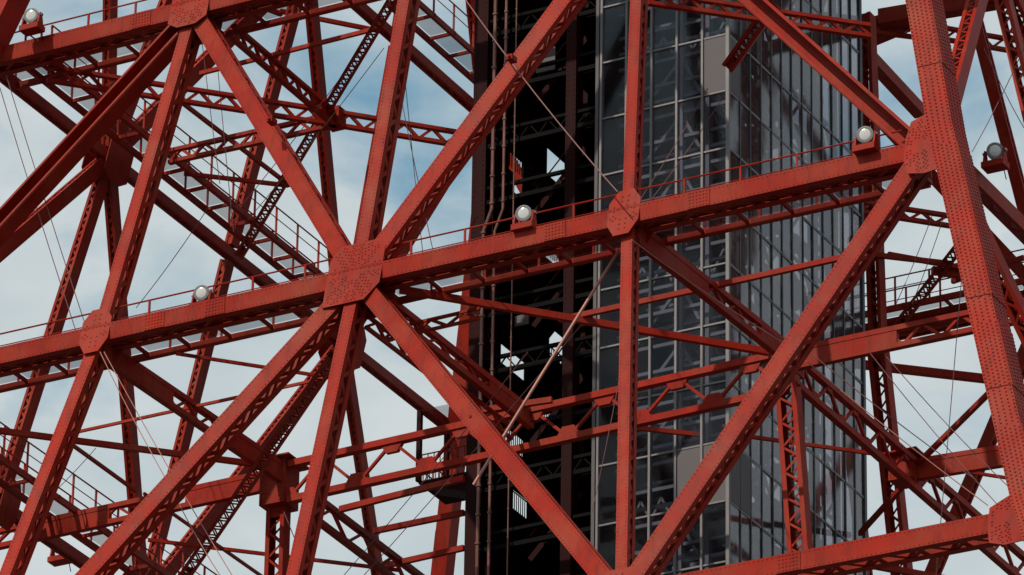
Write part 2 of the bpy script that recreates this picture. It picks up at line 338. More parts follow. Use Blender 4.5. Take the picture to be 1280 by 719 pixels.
# legs: box columns outside the face nodes
def leg(sx, sy, ox, oy, hx, hy, name='corner_leg'):
    pts = []
    for l in ('Y', 'Z', 'A', 'B', 'C', 'D'):
        z, w = LV[l]; ox2 = ox + 0.0*(sx > 0 > sy); pts.append(Vector((CX + sx * w + ox2, CY + sy * w + oy, ZB + z)))
    m = MB()
    for a, b in zip(pts[:-1], pts[1:]):
        i = len(m.v)
        for p in (b, a):
            for dx, dy in ((-1, -1), (1, -1), (1, 1), (-1, 1)): m.v.append((p.x + dx * hx, p.y + dy * hy, p.z))
        for qd in ((0, 1, 5, 4), (1, 2, 6, 5), (2, 3, 7, 6), (3, 0, 4, 7)): m.f.append(tuple(i + k for k in qd))
    o = m.build(name, 'red', TOWER)
    near = sx > 0 and sy < 0
    for (a, b), (f0, f1) in [((pts[k], pts[k + 1]), fr) for k, fr in ((1, (0.45, 0.62)), (2, (0.30, 0.82)), (3, (0.06, 0.24)), (3, (0.24, 0.48)), (3, (0.55, 0.72)), (3, (0.82, 1.0)), (4, (0.0, 0.4)))]:
        for ax in ('x', 'y'):
            s = MB(); i = 0
            A, B = a.lerp(b, f0), a.lerp(b, f1); C = []
            for p in (B, A):
                k = (hx if ax == 'y' else hy) - 0.015; o1 = (hy if ax == 'y' else hx) + 0.002; o2 = o1 + 0.026
                if ax == 'y': C += [(p.x - k, p.y + sy * o1, p.z), (p.x + k, p.y + sy * o1, p.z), (p.x + k, p.y + sy * o2, p.z), (p.x - k, p.y + sy * o2, p.z)]
                else: C += [(p.x + sx * o1, p.y - k, p.z), (p.x + sx * o1, p.y + k, p.z), (p.x + sx * o2, p.y + k, p.z), (p.x + sx * o2, p.y - k, p.z)]
            s.hexa(C); s.build('splice_plate', 'red', o)
    if near:
        rv = MB(); fr = [(1, 0.45, 0.62), (2, 0.30, 0.82), (3, 0.06, 0.24), (3, 0.24, 0.48), (3, 0.55, 0.72), (3, 0.82, 1.0), (4, 0, 0.4)]
        for k in (1, 2, 3, 4):
            a, b = pts[k], pts[k + 1]; L = (b - a).length; n = int(L / 0.17); u = (b - a).normalized()
            for i in range(n):
                f = (i + 0.5) / n; p = a.lerp(b, f); on = any(kk == k and f0 < f < f1 for kk, f0, f1 in fr); h = 0.028 if on else 0.0
                xs = (-0.54, -0.33, -0.11, 0.11, 0.33, 0.54) if on else (-0.54, -0.28, 0, 0.28, 0.54)
                for j, x in enumerate(xs):
                    p2 = p + u * (0.085 if j % 2 else 0)
                    rv.dome((p2.x + x * hx / .62, p2.y + sy * (hy + h), p2.z), (0, sy, 0), 0.040, 0.034); rv.dome((p2.x + sx * (hx + h), p2.y + x * hy / .62, p2.z), (sx, 0, 0), 0.040, 0.034)
        rv.build('rivets', 'red', o, 'stuff')
    return o
for a in ((1, -1, 1.40, -0.9, 0.46, 0.60), (-1, -1, 0.3, -0.5, 0.6, 0.6), (-1, 1, 0.5, 0, 0.36, 0.36), (1, 1, 0.5, 0.5, 0.5, 0.5)): leg(*a)

# gusset plates on the four faces
def upv(fc, a, b, k=0): return node(fc, a, k) - node(fc, b, k)
for fc in 'NRKL':
    o_ = GB[1] / 2 + 0.005
    up = upv(fc, 'A', 'B')
    sp8 = [(1, 0, .74), (-1, 0, .74), (0, 1, .5), (0, -1, .5), (-.62, 1, .6), (.62, 1, .6), (-.7, -1, .6), (.7, -1, .6)]
    gusset(fc, node(fc, 'B', 0), up, [(-1.1, -1.35), (-1.1, .75), (-.75, 1.35), (.75, 1.35), (1.15, .95), (1.15, -.7), (.6, -1.35)], o_, spans=sp8)
    for lv in 'AC':
        for k in (-1, 1):
            gusset(fc, node(fc, lv, k * q(lv)), up, [(-.85, -.75), (-.85, .5), (-.45, .95), (.45, .95), (.85, .5), (.85, -.75), (.4, -1.05), (-.4, -1.05)], o_, spans=[(1, 0, .7), (-1, 0, .7), (0, 1, .4), (-.6, -1, .5), (.6, -1, .5), (0, -1, .4)])
    for k in (-1, 1):
        gusset(fc, node(fc, 'B', k * q('B')), up, [(-.62, -.45), (-.62, .5), (-.3, 1.0), (.3, 1.0), (.62, .5), (.62, -.45), (.3, -1.0), (-.3, -1.0)], o_, spans=[(1, 0, .7), (-1, 0, .7), (0, 1, .4), (0, -1, .4)])
    if fc == 'N':
        for lv in 'BC':
            gusset(fc, node(fc, lv, 1), up, [(-.35, -1.15), (-.55, -.45), (-.55, .45), (-.4, 1.15), (.2, 1.4), (.95, 1.4), (.95, -1.2), (.3, -1.3)] if lv == 'B' else [(-.35, -.95), (-.45, -.4), (-.45, .45), (.2, .8), (.95, 1.1), (.95, -1.1), (.2, -1.15)], o_ + 0.02, dbl=False,
                   spans=[(-1, 0, .7), (-.7, -1, .6), (-.75, 1, .6), (.1, 1, .5), (.2, -1, .5)])
# cover plates riveted on the near girder
def cover(lv, k, half):
    nd = node('N', lv, k); y = nd.y - GB[1] / 2
    m = MB(); m.box(nd.x - half, nd.x + half, y - .03, y - .001, nd.z - GB[0] / 2 + .01, nd.z + GB[0] / 2 - .01); o = m.build('cover_plate', 'red', TOWER); rv = MB()
    for i in range(int(half * 2 / .13)):
        for j in range(5): rv.dome((nd.x - half + .08 + i * .13, y - .03, nd.z - .26 + j * .13), (0, -1, 0), .036, .024)
    rv.build('rivets', 'red', o, 'stuff')
for k in (-0.375, -0.26, 0.365, 0.62): cover('B', k, 0.42)
cover('A', -0.62, .42); cover('C', .72, .42)
# unseen observatory deck above the picture, added to shade the far inner members
OD = thing('unseen_observation_deck', 'broad boxy observatory deck out of view above, added to shade the tower inside', 'deck')
for z0, z1, h in ((46, 47, 13.0), (51, 52, 14.0), (57, 58, 13.5)):
    m = MB(); m.box(CX - h, CX + h, CY - h, CY + h, ZB + z0, ZB + z1); m.build('floor_slab', 'panel', OD)
for z0, z1, h in ((47, 51, 12.6), (52, 57, 13.4)):
    m = MB(); m.box(CX - h, CX + h, CY - h, CY + h, ZB + z0, ZB + z1); m.build('window_band', 'darkmull', OD)

# ------------------------------------------------------------------ members inside the tower (levels A and B)
zA, zB = ZB + LV['A'][0], ZB
def lz(a, b, z): return on_z(a[0], a[1], z), on_z(b[0], b[1], z)
ZI = zB - 0.15
# deep plated girders that run inward from the quarter nodes
def plated(name, a, b, z, h, solids, cw=0.2, dep=0.26, pitch=0.8, gus=0.0):
    p0, p1 = lz(a, b, z); o = truss(name, p0, p1, h, cw, pitch, dep=dep, gus=gus)
    u = (p1 - p0); s = Vector((-u.y, u.x, 0)).normalized()
    for f0, f1 in solids:
        A, B = p0.lerp(p1, f0), p0.lerp(p1, f1); m = MB(); m.bar(A, B, h - 0.02, dep - 0.04, (0, 0, 1), -h / 2); m.build('web_plate', 'red', o)
    return o
plated('interior_girder', (128, 425), (350, 577), ZI, 0.85, [(0, 0.38), (0.64, 1.0)])
plated('interior_girder', (350, 585), (-30, 668), ZI, 0.85, [(0.04, 0.3), (0.55, 0.86)])
plated('interior_girder', (362, 577), (985, 437), ZI, 1.75, [], cw=0.26, dep=0.3, pitch=1.55, gus=.5)
plated('interior_girder', (395, 618), (640, 805), ZI, 1.15, [], cw=0.22, pitch=1.3)
plated('interior_girder', (796, 278), (985, 430), ZI, 0.85, [(0.0, 0.45), (0.8, 1)], cw=0.22)
plated('interior_girder', (985, 434), (1340, 746), ZI, 1.35, [], cw=0.24, pitch=1.1, gus=.3)
plated('interior_girder', (985, 437), (1300, 370), ZI, 0.9, [(0.03, 0.44)], pitch=.8)
plated('interior_girder', (1130, 577), (1262, 556), ZI, 0.85, [(0, 1)])
plated('interior_girder', (462, 352), (664, 512), ZI, 0.8, [(0.72, 1)], cw=0.24, pitch=1.0)
plated('interior_girder', (458, 392), (640, 532), ZI - 0.9, 0.6, [], cw=0.12, dep=.14, pitch=0.7)
plated('interior_girder', (478, 412), (600, 384), ZI - 0.4, 0.5, [], cw=0.10, dep=.12, pitch=0.7)
# node boxes with hangers
def node_box(px, py, z, sx, sz):
    c = on_z(px, py, z); m = MB(); m.box(c.x - sx, c.x + sx, c.y - sx, c.y + sx, c.z - sz, c.z + 0.1); m.poly([(c.x - sx - .3, c.y - sx - .3, c.z + .1), (c.x + sx + .3, c.y - sx - .3, c.z + .1), (c.x + sx + .3, c.y + sx + .3, c.z + .1), (c.x - sx - .3, c.y + sx + .3, c.z + .1)], (0, 0, 1), 0.06)
    o = m.build('node_box', 'red', TOWER); rv = MB()
    for i in range(9):
        for x in (-.8, -.55, .55, .8): rv.dome((c.x + x * sx, c.y - sx, c.z - 0.15 - i * (sz - .25) / 8), (0, -1, 0), 0.035, 0.025)
    rv.build('rivets', 'red', o, 'stuff'); return c
c1 = node_box(350, 585, ZI, 0.55, 1.7); c2 = node_box(985, 440, ZI, 0.45, 1.0); c3 = node_box(1132, 577, ZI, 0.5, 0.9)
def column(name, p0, p1, w, d, n=(0, -1, 0), pitch=None):
    """laced column seen from its laced side"""
    return member(name, p0, p1, Vector(n).cross((Vector(p1) - Vector(p0)).normalized()), d, w, pitch=pitch)
column('inner_column', c1 + Vector((0, 0, -1.6)), c1 + Vector((-0.35, 0.6, -9)), 0.8, 0.5, pitch=0.5)
column('inner_column', c2 + Vector((0, -.1, -.9)), c2 + Vector((0.75, -0.5, -9.2)), 0.82, 0.5, pitch=0.5)
# thin horizontal ties, level B
for a, b, h in (((500, 362), (960, 440), .30), ((-20, 536), (325, 581), .26), ((60, 548), (415, 471), .13), ((220, 442), (400, 470), .14), ((90, 556), (170, 614), .16),
                ((185, 675), (500, 713), .16), ((180, 617), (345, 733), .14), ((425, 637), (580, 598), .28), ((468, 664), (580, 641), .26), ((478, 708), (580, 685), .26),
                ((1075, 667), (1130, 606), .24), ((1150, 577), (1262, 466), .24), ((1190, 587), (1275, 600), .14),
                ((980, 686), (1240, 735), .3), ((930, 545), (1105, 569), .16), ((795, 535), (878, 544), .2), ((590, 515), (690, 500), .26)):
    p0, p1 = lz(a, b, ZI - 0.2); strut('tie_bar', p0, p1, h * .85, h * 0.65)
# ------------------------------------------------------------------ level A and Z interior
ZA = zA - 0.1
def lace(a, b, z, h, n=1, pitch=0.55): return truss('lattice_tie', *lz(a, b, z), h, 0.15, pitch, dep=0.22)
lace((292, 30), (420, 140), ZA, 0.72); lace((60, 82), (420, 138), ZA, 0.72); lace((420, 138), (575, 164), ZA, 0.72); lace((212, 187), (420, 140), ZA, 0.66)
cA = on_z(420, 140, ZA); m = MB(); m.box(cA.x - .3, cA.x + .3, cA.y - .3, cA.y + .3, cA.z - .7, cA.z + .1); m.build('node_box', 'red', TOWER)
def facing(p0, p1): return Vector(CAM - np.array(p0)).normalized().cross((Vector(p1) - Vector(p0)).normalized())
# slanting plan brace with lit lacing from the left face to the near face, level A
member('plan_brace', on_z(300, 318, ZA - .2), on_z(503, -20, ZA - .2), facing(on_z(300, 318, ZA - .2), on_z(503, -20, ZA - .2)), 0.34, 0.42, pitch=0.38)
member('plan_brace', on_z(418, 446, ZI - 1.2), on_z(232, 719, ZI - 1.2), facing(on_z(418, 446, ZI - 1.2), on_z(232, 719, ZI - 1.2)), 0.4, 0.5, pitch=0.42)
member('plan_brace', on_z(1215, 288, zA), on_z(1122, 408, zA), facing(on_z(1215, 288, zA), on_z(1122, 408, zA)), 0.4, 0.45, pitch=0.42)
for a, b, h, z in (((250, 92), (470, 36), .16, ZA), ((222, 124), (362, 232), .16, ZA), ((230, 217), (360, 232), .16, ZA), ((350, 14), (470, 38), .18, ZB + 27.7), ((305, 0), (352, 18), .2, ZB + 27.7),
                ((1000, 447), (1270, 478), .34, zA - .2), ((800, 285), (1190, 330), .2, ZA), ((700, 400), (1094, 313), .2, ZI), ((1110, 318), (1215, 337), .2, zA + .2), ((1190, 352), (1280, 322), .2, zA), ((1165, 338), (1240, 350), .3, zA)):
    p0, p1 = lz(a, b, z); strut('tie_bar', p0, p1, h, h * 0.8)
zZ = ZB + LV['Z'][0]
lace((960, 8), (1140, 30), zZ, 0.7); lace((1180, 33), (1300, 54), zZ, 0.7); lace((810, -12), (1088, 30), on_y(965, 8, 12.0).z, 0.62); lace((1040, 245), (1200, 270), ZA + .4, 0.6)
strut('tie_bar', *lz((1085, 50), (1145, 25), zZ), 0.55, 0.5); strut('tie_bar', *lz((1083, 68), (1150, 140), zZ - 1.5), 0.55, 0.5)
strut('tie_bar', *lz((1100, 24), (1290, -8), zZ), 0.7, 0.6)
# column standing right of the glazed shaft
yc = CY + 12
column('inner_column', on_y(1083, 20, yc), on_y(1098, 440, yc), 0.6, 0.6, pitch=0.6)
column('inner_column', on_y(1098, 440, yc), on_y(1132, 760, yc), 0.75, 0.6, pitch=0.6)
# laced outrigger that braces the glass shaft
p0 = on_y(912, 82, 15.5); p1 = on_y(965, 8, 12.0); member('shaft_brace', p0, p1, (1, 0.1, -.6), 0.42, 0.5, pitch=0.42)

# ------------------------------------------------------------------ catwalks with railings
def catwalk(label, fc, lv, k0, k1, step, top=0.35, off=(0.75, 2.3), rails=(0.80, 2.35), grate=True, drop=0.0):
    e, n = FACES[fc]; z, w = LV[lv]
    t = thing('catwalk', label, 'catwalk', 'catwalks along the girders')
    base = Vector((CX, CY, ZB + z + top - drop)) + n * w
    def pt(s, o, h=0.0): return base + e * s - n * o + Vector((0, 0, h))
    a, b = k0 * w, k1 * w
    for o in off:
        m = MB(); m.bar(pt(a, o, -0.45), pt(b, o, -0.45), 0.26, 0.14, (0, 0, 1)); m.build('stringer', 'red', t)
    cnt = max(1, int((b - a) / 1.7)); st = (b - a) / cnt
    for i in range(cnt + 1):
        m = MB(); m.bar(pt(a + i * st, off[0] - .1, -0.4), pt(a + i * st, off[1] + .1, -0.4), 0.14, 0.1, (0, 0, 1)); m.build('bearer', 'red', t)
        if grate and i < cnt:
            m = MB(); m.poly([pt(a + i * st + .08, off[0] + .12, -0.31), pt(a + (i + 1) * st - .08, off[0] + .12, -0.31), pt(a + (i + 1) * st - .08, off[1] - .12, -0.31), pt(a + i * st + .08, off[1] - .12, -0.31)], (0, 0, 1), 0.03); m.build('grating', 'grating', t)
    for o in rails:
        n2 = max(1, int((b - a) / step)); s2 = (b - a) / n2
        for h in (1.0, 0.5):
            m = MB(); m.tube([pt(a, o, h), pt(b, o, h)], 0.034 if h == 1.0 else 0.022, 5); m.build('handrail', 'red', t)
        for i in range(n2 + 1):
            m = MB(); m.bar(pt(a + i * s2, o, -0.4), pt(a + i * s2, o, 1.0), 0.075, 0.06); m.build('post', 'red', t)
catwalk('catwalk with thin railing along the lit middle girder of the near face', 'N', 'B', -1.0, 0.97, 2.1)
catwalk('catwalk with railing behind the girder at the top left corner', 'N', 'A', -1.0, -0.1, 2.1)
catwalk('red catwalk with pale grating panels sloping through the upper left', 'L', 'A', -0.95, 0.25, 1.65, off=(1.3, 2.5), rails=(1.3, 2.5))
catwalk('red catwalk with grating panels at the top left of the dark stair shaft', 'L', 'Z', 0.3, 0.98, 1.65, off=(1.3, 2.5), rails=(2.5,))
catwalk('red catwalk with railing low in the bottom left corner', 'L', 'B', -0.8, 0.1, 1.65, off=(1.3, 2.5), rails=(1.3, 2.5))
catwalk('railed catwalk on the far dark girder right of the glass shaft', 'K', 'A', 0.0, 0.75, 1.5, top=0.9, off=(0.2, 1.3), rails=(0.2, 1.3))

# ------------------------------------------------------------------ glazed shaft and stair shaft
SY0, SY1 = 16.7, 27.8
SX1 = on_y(910.5, 360, SY0).x
SXM = on_y(742.5, 360, SY0).x; SX0 = on_y(588, 360, SY0).x
SH = 2.47
zc = on_y(910.5, 113, SY0).z                  # a transom height
ZLO, NST = zc - 11 * SH, 18
GT = thing('glazed_shaft', 'grey glass curtain wall lift shaft standing in the middle of the tower', 'lift shaft')
lm = [SXM + (SX1 - SXM) * f for f in (0.045, 0.236, 0.427, 0.618, 0.81, 1.0)]
pxs = [911, 924.5, 937.2, 950.6, 964, 976.6, 989.3, 1002.7, 1014.9, 1027.7, 1040.3, 1053, 1064.9, 1077]
def y_at(px):
    lo, hi = SY0 - 1, SY1 + 6
    for _ in range(50):
        mid = (lo + hi) / 2
        if proj((SX1, mid, zc))[0] < px: lo = mid
        else: hi = mid
    return lo
rm = [y_at(p) for p in pxs]; rm[0] = SY0; SY1 = rm[-1]
zt = ZLO + NST * SH
for i, x in enumerate(lm[:-1]):
    m = MB(); m.box(x - .045, x + .045, SY0 - .10, SY0 + .12, ZLO, zt); m.build('mullion', 'alu', GT)
m = MB(); m.box(SX1 - .10, SX1 + .035, SY0 - .035, SY0 + .10, ZLO, zt); m.build('corner_post', 'alu', GT)
m = MB(); m.box(SXM, lm[0] - .12, SY0 - .06, SY0 + .3, ZLO, zt); m.build('edge_panel', 'panel', GT)
for y in rm[1:]:
    m = MB(); m.box(SX1 - .12, SX1 + .04, y - .035, y + .035, ZLO, zt); m.build('mullion', 'darkmull', GT)
def inst(name, me, loc, parent):
    o = bpy.data.objects.new(name, me); COL.objects.link(o); o.location = loc; o.parent = parent; return o
pm = MB(); wl = (lm[1] - lm[0]); pm.box(.05, wl - .05, 0, .02, .04, SH - .04); o = pm.build('glass_pane', 'glass', GT); PL = o.data; bpy.data.objects.remove(o)
pm = MB(); pm.box(.05, wl - .05, -.03, .02, .04, SH - .04); o = pm.build('cladding_panel', 'panel', GT); PLC = o.data; bpy.data.objects.remove(o)
kc = 11
for st in range(NST):
    z = ZLO + st * SH; vis = 4 <= st
    m = MB(); m.box(lm[0], SX1 - .10, SY0 - .05, SY0 + .08, z - .035, z + .035); m.build('transom', 'alu', GT)
    m = MB(); m.box(SX1 - .08, SX1 + .02, SY0 + .10, SY1, z - .05, z + .05); m.build('transom', 'alu', GT)
    for i in range(5):
        clad = (i == 4 and st in (kc, kc - 7)) or (i == 3 and st == kc - 7)
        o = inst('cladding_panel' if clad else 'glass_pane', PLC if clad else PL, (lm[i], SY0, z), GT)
        if not clad: o.rotation_euler = (random.uniform(-.004, .004), 0, random.uniform(-.006, .006))
    for i in range(13):
        y0, y1 = rm[i], rm[i + 1]; clad = i == 0 and st in (kc,) or (i in (0, 1) and st == kc - 7)
        m = MB(); m.box(-.02, .03 if clad else 0, .04, y1 - y0 - .04, .06, SH - .06)
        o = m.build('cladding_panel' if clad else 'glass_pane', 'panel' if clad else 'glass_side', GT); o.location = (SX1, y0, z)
        if not clad: o.rotation_euler = (0, random.uniform(-.004, .004), random.uniform(-.01, .01))
# rear faces of the glazed half
m = MB(); m.box(SXM, SX1, SY1, SY1 + .02, ZLO, zt); m.build('rear_glazing', 'glass', GT)
for i in range(6):
    x = SXM + (SX1 - SXM) * i / 5; m = MB(); m.box(x - .06, x + .06, SY1 - .1, SY1 + .1, ZLO, zt); m.build('mullion', 'darkmull', GT)
m = MB(); m.box(SXM - .04, SXM, SY0 + .3, SY1, ZLO, zt); m.build('party_wall', 'black', GT)
# frame behind the glass
FY = SY0 + 1.4
xs = [SXM + .9, SXM + 3.0, SX1 - 1.6]
for x in xs:
    for y in (FY, FY + 4.6, SY1 - 1.2):
        m = MB(); m.box(x - .16, x + .16, y - .16, y + .16, ZLO, zt); m.build('frame_column', 'inner', GT)
for st in range(NST):
    z = ZLO + st * SH
    for dz in (0.25, 0.95, 1.65):
        m = MB(); m.box(SXM + .3, SX1 - .6, FY - .07, FY + .07, z + dz, z + dz + .14); m.build('frame_beam', 'inner', GT)
    m = MB(); m.box(SX1 - 1.75, SX1 - 1.45, FY, SY1 - .4, z + .3, z + .62); m.build('frame_beam', 'inner', GT)
    for k in range(3):
        ya = FY + 1.2 + k * 3.0; m = MB(); m.box(SXM + .4 + (st * 7 + k * 3) % 5 * .5, SXM + 2.6 + (st * 5 + k) % 4 * .5, ya, ya + 1.1, z + .1, z + .22); m.build('landing', 'inner', GT)
    A, B = Vector((SXM + 2.4, FY + 2.2, z)), Vector((SXM + 2.4, FY + 6.4, z + SH))
    if st % 2: A.y, B.y = B.y, A.y
    m = MB(); m.bar(A, B, .3, .9, (0, 0, 1)); m.build('stair_flight', 'inner', GT)
    # fine bracing behind the right hand glass wall
    yb = [FY + k * (SY1 - .6 - FY) / 5 for k in range(6)]
    m = MB(); m.box(SX1 - .95, SX1 - .85, FY, SY1 - .6, z + 1.3, z + 1.42); m.build('frame_beam', 'inner', GT)
    for k in range(5):
        m = MB(); a_, b_ = (yb[k], yb[k + 1]) if (k + st) % 2 else (yb[k + 1], yb[k]); m.bar((SX1 - .9, a_, z + .1), (SX1 - .9, b_, z + SH), .11, .08); m.build('frame_brace', 'inner', GT)
        m = MB(); m.box(SX1 - 3.2, SX1 - 1.8, yb[k] + .3, yb[k] + .3 + .5 + .4 * ((st + k) % 3), z + .6 + .3 * (k % 3), z + 1.1 + .5 * ((k + st) % 2)); m.build('equipment_cabinet', 'inner', GT)
    y0, y1 = (FY, FY + 4.6) if st % 2 else (FY + 4.6, SY1 - 1.2)
    for ya, yb in ((FY, FY + 4.6), (FY + 4.6, SY1 - 1.2)):
        m = MB(); m.bar((SX1 - 1.6, ya, z + .4), (SX1 - 1.6, yb, z + SH + .3), .2, .2) if (st + (ya > FY)) % 2 else m.bar((SX1 - 1.6, yb, z + .4), (SX1 - 1.6, ya, z + SH + .3), .2, .2)
        m.build('frame_brace', 'inner', GT)
    if st % 4 == 0:
        n_ = 10
        for i in range(n_):
            xa = SXM + .5 + i * (SX1 - SXM - 1.4) / n_; xb = xa + (SX1 - SXM - 1.4) / n_
            m = MB(); m.bar((xa, FY, z + (.5 if i % 2 else 1.35)), (xb, FY, z + (1.35 if i % 2 else .5)), .09, .09); m.build('frame_lacing', 'inner', GT)
    else:
        for a, b in ((xs[0], xs[1]), (xs[2], xs[1])):
            m = MB(); m.bar((a, FY + .1, z + .4), (b, FY + .1, z + SH + .3), .13, .1); m.build('frame_brace', 'inner', GT)

ST = thing('stair_shaft', 'open dark brown steel stair shaft beside the glazed shaft', 'stair shaft')
def colm(x, y, w, d, mt='brown', name='column'):
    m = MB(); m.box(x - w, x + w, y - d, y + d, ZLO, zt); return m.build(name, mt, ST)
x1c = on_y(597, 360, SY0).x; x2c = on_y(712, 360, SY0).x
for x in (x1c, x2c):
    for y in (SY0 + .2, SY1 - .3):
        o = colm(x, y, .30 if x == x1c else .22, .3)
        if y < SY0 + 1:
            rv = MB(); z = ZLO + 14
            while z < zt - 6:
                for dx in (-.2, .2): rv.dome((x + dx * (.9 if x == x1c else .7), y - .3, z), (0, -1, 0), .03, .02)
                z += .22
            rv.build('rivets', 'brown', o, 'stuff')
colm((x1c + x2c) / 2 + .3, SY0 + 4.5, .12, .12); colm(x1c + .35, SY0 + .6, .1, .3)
rng = random.Random(3)
open_st = {9: (0.28, 0.98), 13: (0.2, 0.98), 6: (0.2, 0.7), 7: (0.1, 0.7), 10: (0.5, 0.9), 12: (0.55, 0.85), 14: (.3, .6)}
for st in range(NST):
    z = ZLO + st * SH
    # edge beams: front truss
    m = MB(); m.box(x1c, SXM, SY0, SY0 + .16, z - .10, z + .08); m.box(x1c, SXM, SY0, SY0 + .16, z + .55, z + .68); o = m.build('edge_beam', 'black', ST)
    lb = MB(); n_ = 12
    for i in range(n_):
        xa = x1c + i * (SXM - x1c) / n_; xb = x1c + (i + 1) * (SXM - x1c) / n_
        lb.bar((xa, SY0 + .08, z + (.58 if i % 2 else .05)), (xb, SY0 + .08, z + (.05 if i % 2 else .58)), .05, .05)
    if st % 2: lb.build('lacing', 'black', o, 'stuff')
    m = MB(); m.box(x2c - .3, SXM - .1, SY0 + .3, SY0 + 2.0, z - .05, z + .05); m.build('landing', 'black', ST)
    # stair flight
    A, B = Vector((x1c + 1.6, SY0 + 2.2 + 4 * (st % 2), z)), Vector((x2c - .1, SY0 + 2.2 + 4 * (st % 2), z + SH))
    if st % 2: A.x, B.x = B.x, A.x
    for dy in (-.55, .55):
        m = MB(); m.bar(A + Vector((0, dy, 0)), B + Vector((0, dy, 0)), .24, .05, (0, 0, 1)); m.build('stair_stringer', 'brown', ST)
        m = MB(); m.tube([A + Vector((0, dy, 1)), B + Vector((0, dy, 1))], .03, 5); m.build('handrail', 'brown', ST)
    m = MB(); m.bar(A, B, .10, 1.04, (0, 0, 1)); m.build('stair_soffit', 'black', ST)
    # balusters at the front and rear edge
    for yy, x_a, x_b in ((SY1 - .9, x1c + .3, SXM - .3), (SY0 + 1.0, x2c + .3, SXM - .2)):
        m = MB(); m.tube([(x_a, yy, z + 1.05), (x_b, yy, z + 1.05)], .03, 5); x = x_a
        while x < x_b: m.bar((x, yy, z), (x, yy, z + 1.05), .03, .03); x += .16
        m.build('balustrade', 'brown', ST)
    # rear wall panels leave openings
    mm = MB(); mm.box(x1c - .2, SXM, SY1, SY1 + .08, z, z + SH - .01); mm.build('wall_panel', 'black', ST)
    # balustrade inside the left side wall
    m = MB(); m.tube([(x1c + .3, SY0 + .6, z + 1.05), (x1c + .3, SY1 - .4, z + 1.05)], .03, 5); y = SY0 + .7
    while y < SY1 - .4: m.bar((x1c + .3, y, z), (x1c + .3, y, z + 1.05), .03, .03); y += .17
    m.build('balustrade', 'brown', ST)
# left side wall: a grid of dark panels that leaves openings to the sky
XW = x1c - .25; DY = .4; DZ = SH / 6; holes = set()
for (a0, b0, hy, hz_) in ((695, 212, .6, .55), (645, 211, .4, .2), (648, 231, .3, .2), (640, 452, .8, .35), (695, 432, .5, .5), (690, 317, .5, .2), (640, 546, .7, .2), (692, 528, .6, .2), (649, 635, .35, .2)):
    p = on_x(a0, b0, XW)
    for i in range(9):
        for j in range(9): holes.add((int((p.y - hy + hy * i / 4 - SY0) // DY), int((p.z - hz_ + hz_ * j / 4 - ZLO) // DZ)))
for iy in range(int((SY1 - SY0) / DY) + 1):
    iz = 0
    while iz < NST * 6:
        if (iy, iz) in holes: iz += 1; continue
        e_ = iz
        while e_ < NST * 6 and (iy, e_) not in holes and e_ - iz < 36: e_ += 1
        y0 = SY0 + iy * DY + (.6 if iy == 0 else 0)
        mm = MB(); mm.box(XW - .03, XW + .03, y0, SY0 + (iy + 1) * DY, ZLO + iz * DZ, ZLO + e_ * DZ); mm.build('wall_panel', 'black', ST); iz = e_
def box_sign(px, py, w, h):
    p = on_y(px, py, SY0 + .9); m = MB(); m.box(p.x - w, p.x + w, p.y, p.y + .1, p.z - h, p.z + h); m.build('equipment_box', 'panel', ST)
box_sign(682, 75, .42, .5); box_sign(652, 400, .3, .22)
# pipes on the stair shaft
for px, r in ((613, .075), (627, .06), (640, .03)):
    pipe = []; p = on_y(px, 360, SY0 - .25)
    zb = on_y(px, 262, SY0 - .25).z
    pts = [(p.x, p.y, ZLO), (p.x, p.y, zt)] if px == 640 else [(p.x - .35, p.y, ZLO), (p.x - .35, p.y, zb - .9), (p.x, p.y, zb), (p.x, p.y, zt)]
    m = MB(); m.tube(pts, r, 8); o = m.build('riser_pipe', 'pipe')
    tag(o, {613: 'thick vertical pipe nearest the left edge of the stair shaft', 627: 'thinner vertical pipe running beside the thick one on the stair shaft', 640: 'thinnest straight pipe on the dark stair shaft'}[px], 'pipe', 'pipes on the stair shaft')
    for i in range(26):
        z = ZLO + 10 + i * 1.2; k = MB(); xx = p.x if z > zb or px == 640 else p.x - .35
        if abs(z - zb + .45) < .5: continue
        k.lathe((xx, p.y, z), (0, 0, 1), [(r * 1.5, 0), (r * 1.5, .08)], 8); k.build('pipe_flange', 'pipe', o)

# railed cage platform on the left of the stair shaft
CG = thing('cage_platform', 'small railed cage platform hanging left of the dark stair shaft', 'platform')
cp = on_y(523, 602, SY0 + 1.2); cq = on_y(583, 588, SY0 + 1.2); x0, x1, y0, y1, z0 = cp.x, cq.x + .3, cp.y, cp.y + 2.2, cp.z
m = MB(); m.box(x0, x1, y0, y1, z0 - .1, z0); m.build('floor_plate', 'brown', CG)
for x, y in ((x0, y0), (x1, y0), (x0, y1), (x1, y1)):
    m = MB(); m.box(x - .09, x + .09, y - .09, y + .09, z0, z0 + 3.0); m.build('post', 'brown', CG)
m = MB(); m.box(x0, x1, y0, y1, z0 + 2.95, z0 + 3.05); m.build('roof_grating', 'grating', CG)
for k, (a, b) in enumerate((((x0, y0), (x1, y0)), ((x0, y0), (x0, y1)), ((x0, y1), (x1, y1)))):
    a = Vector((*a, 0)); b = Vector((*b, 0))
    for h in (.55, 1.1): m = MB(); m.tube([a + Vector((0, 0, z0 + h)), b + Vector((0, 0, z0 + h))], .03, 5); m.build('handrail', 'red', CG)
    n_ = 9
    for i in range(n_):
        p = a.lerp(b, (i + .5) / n_); m = MB(); m.bar(p + Vector((0, 0, z0)), p + Vector((0, 0, z0 + 1.1)), .03, .03); m.build('baluster', 'red', CG)
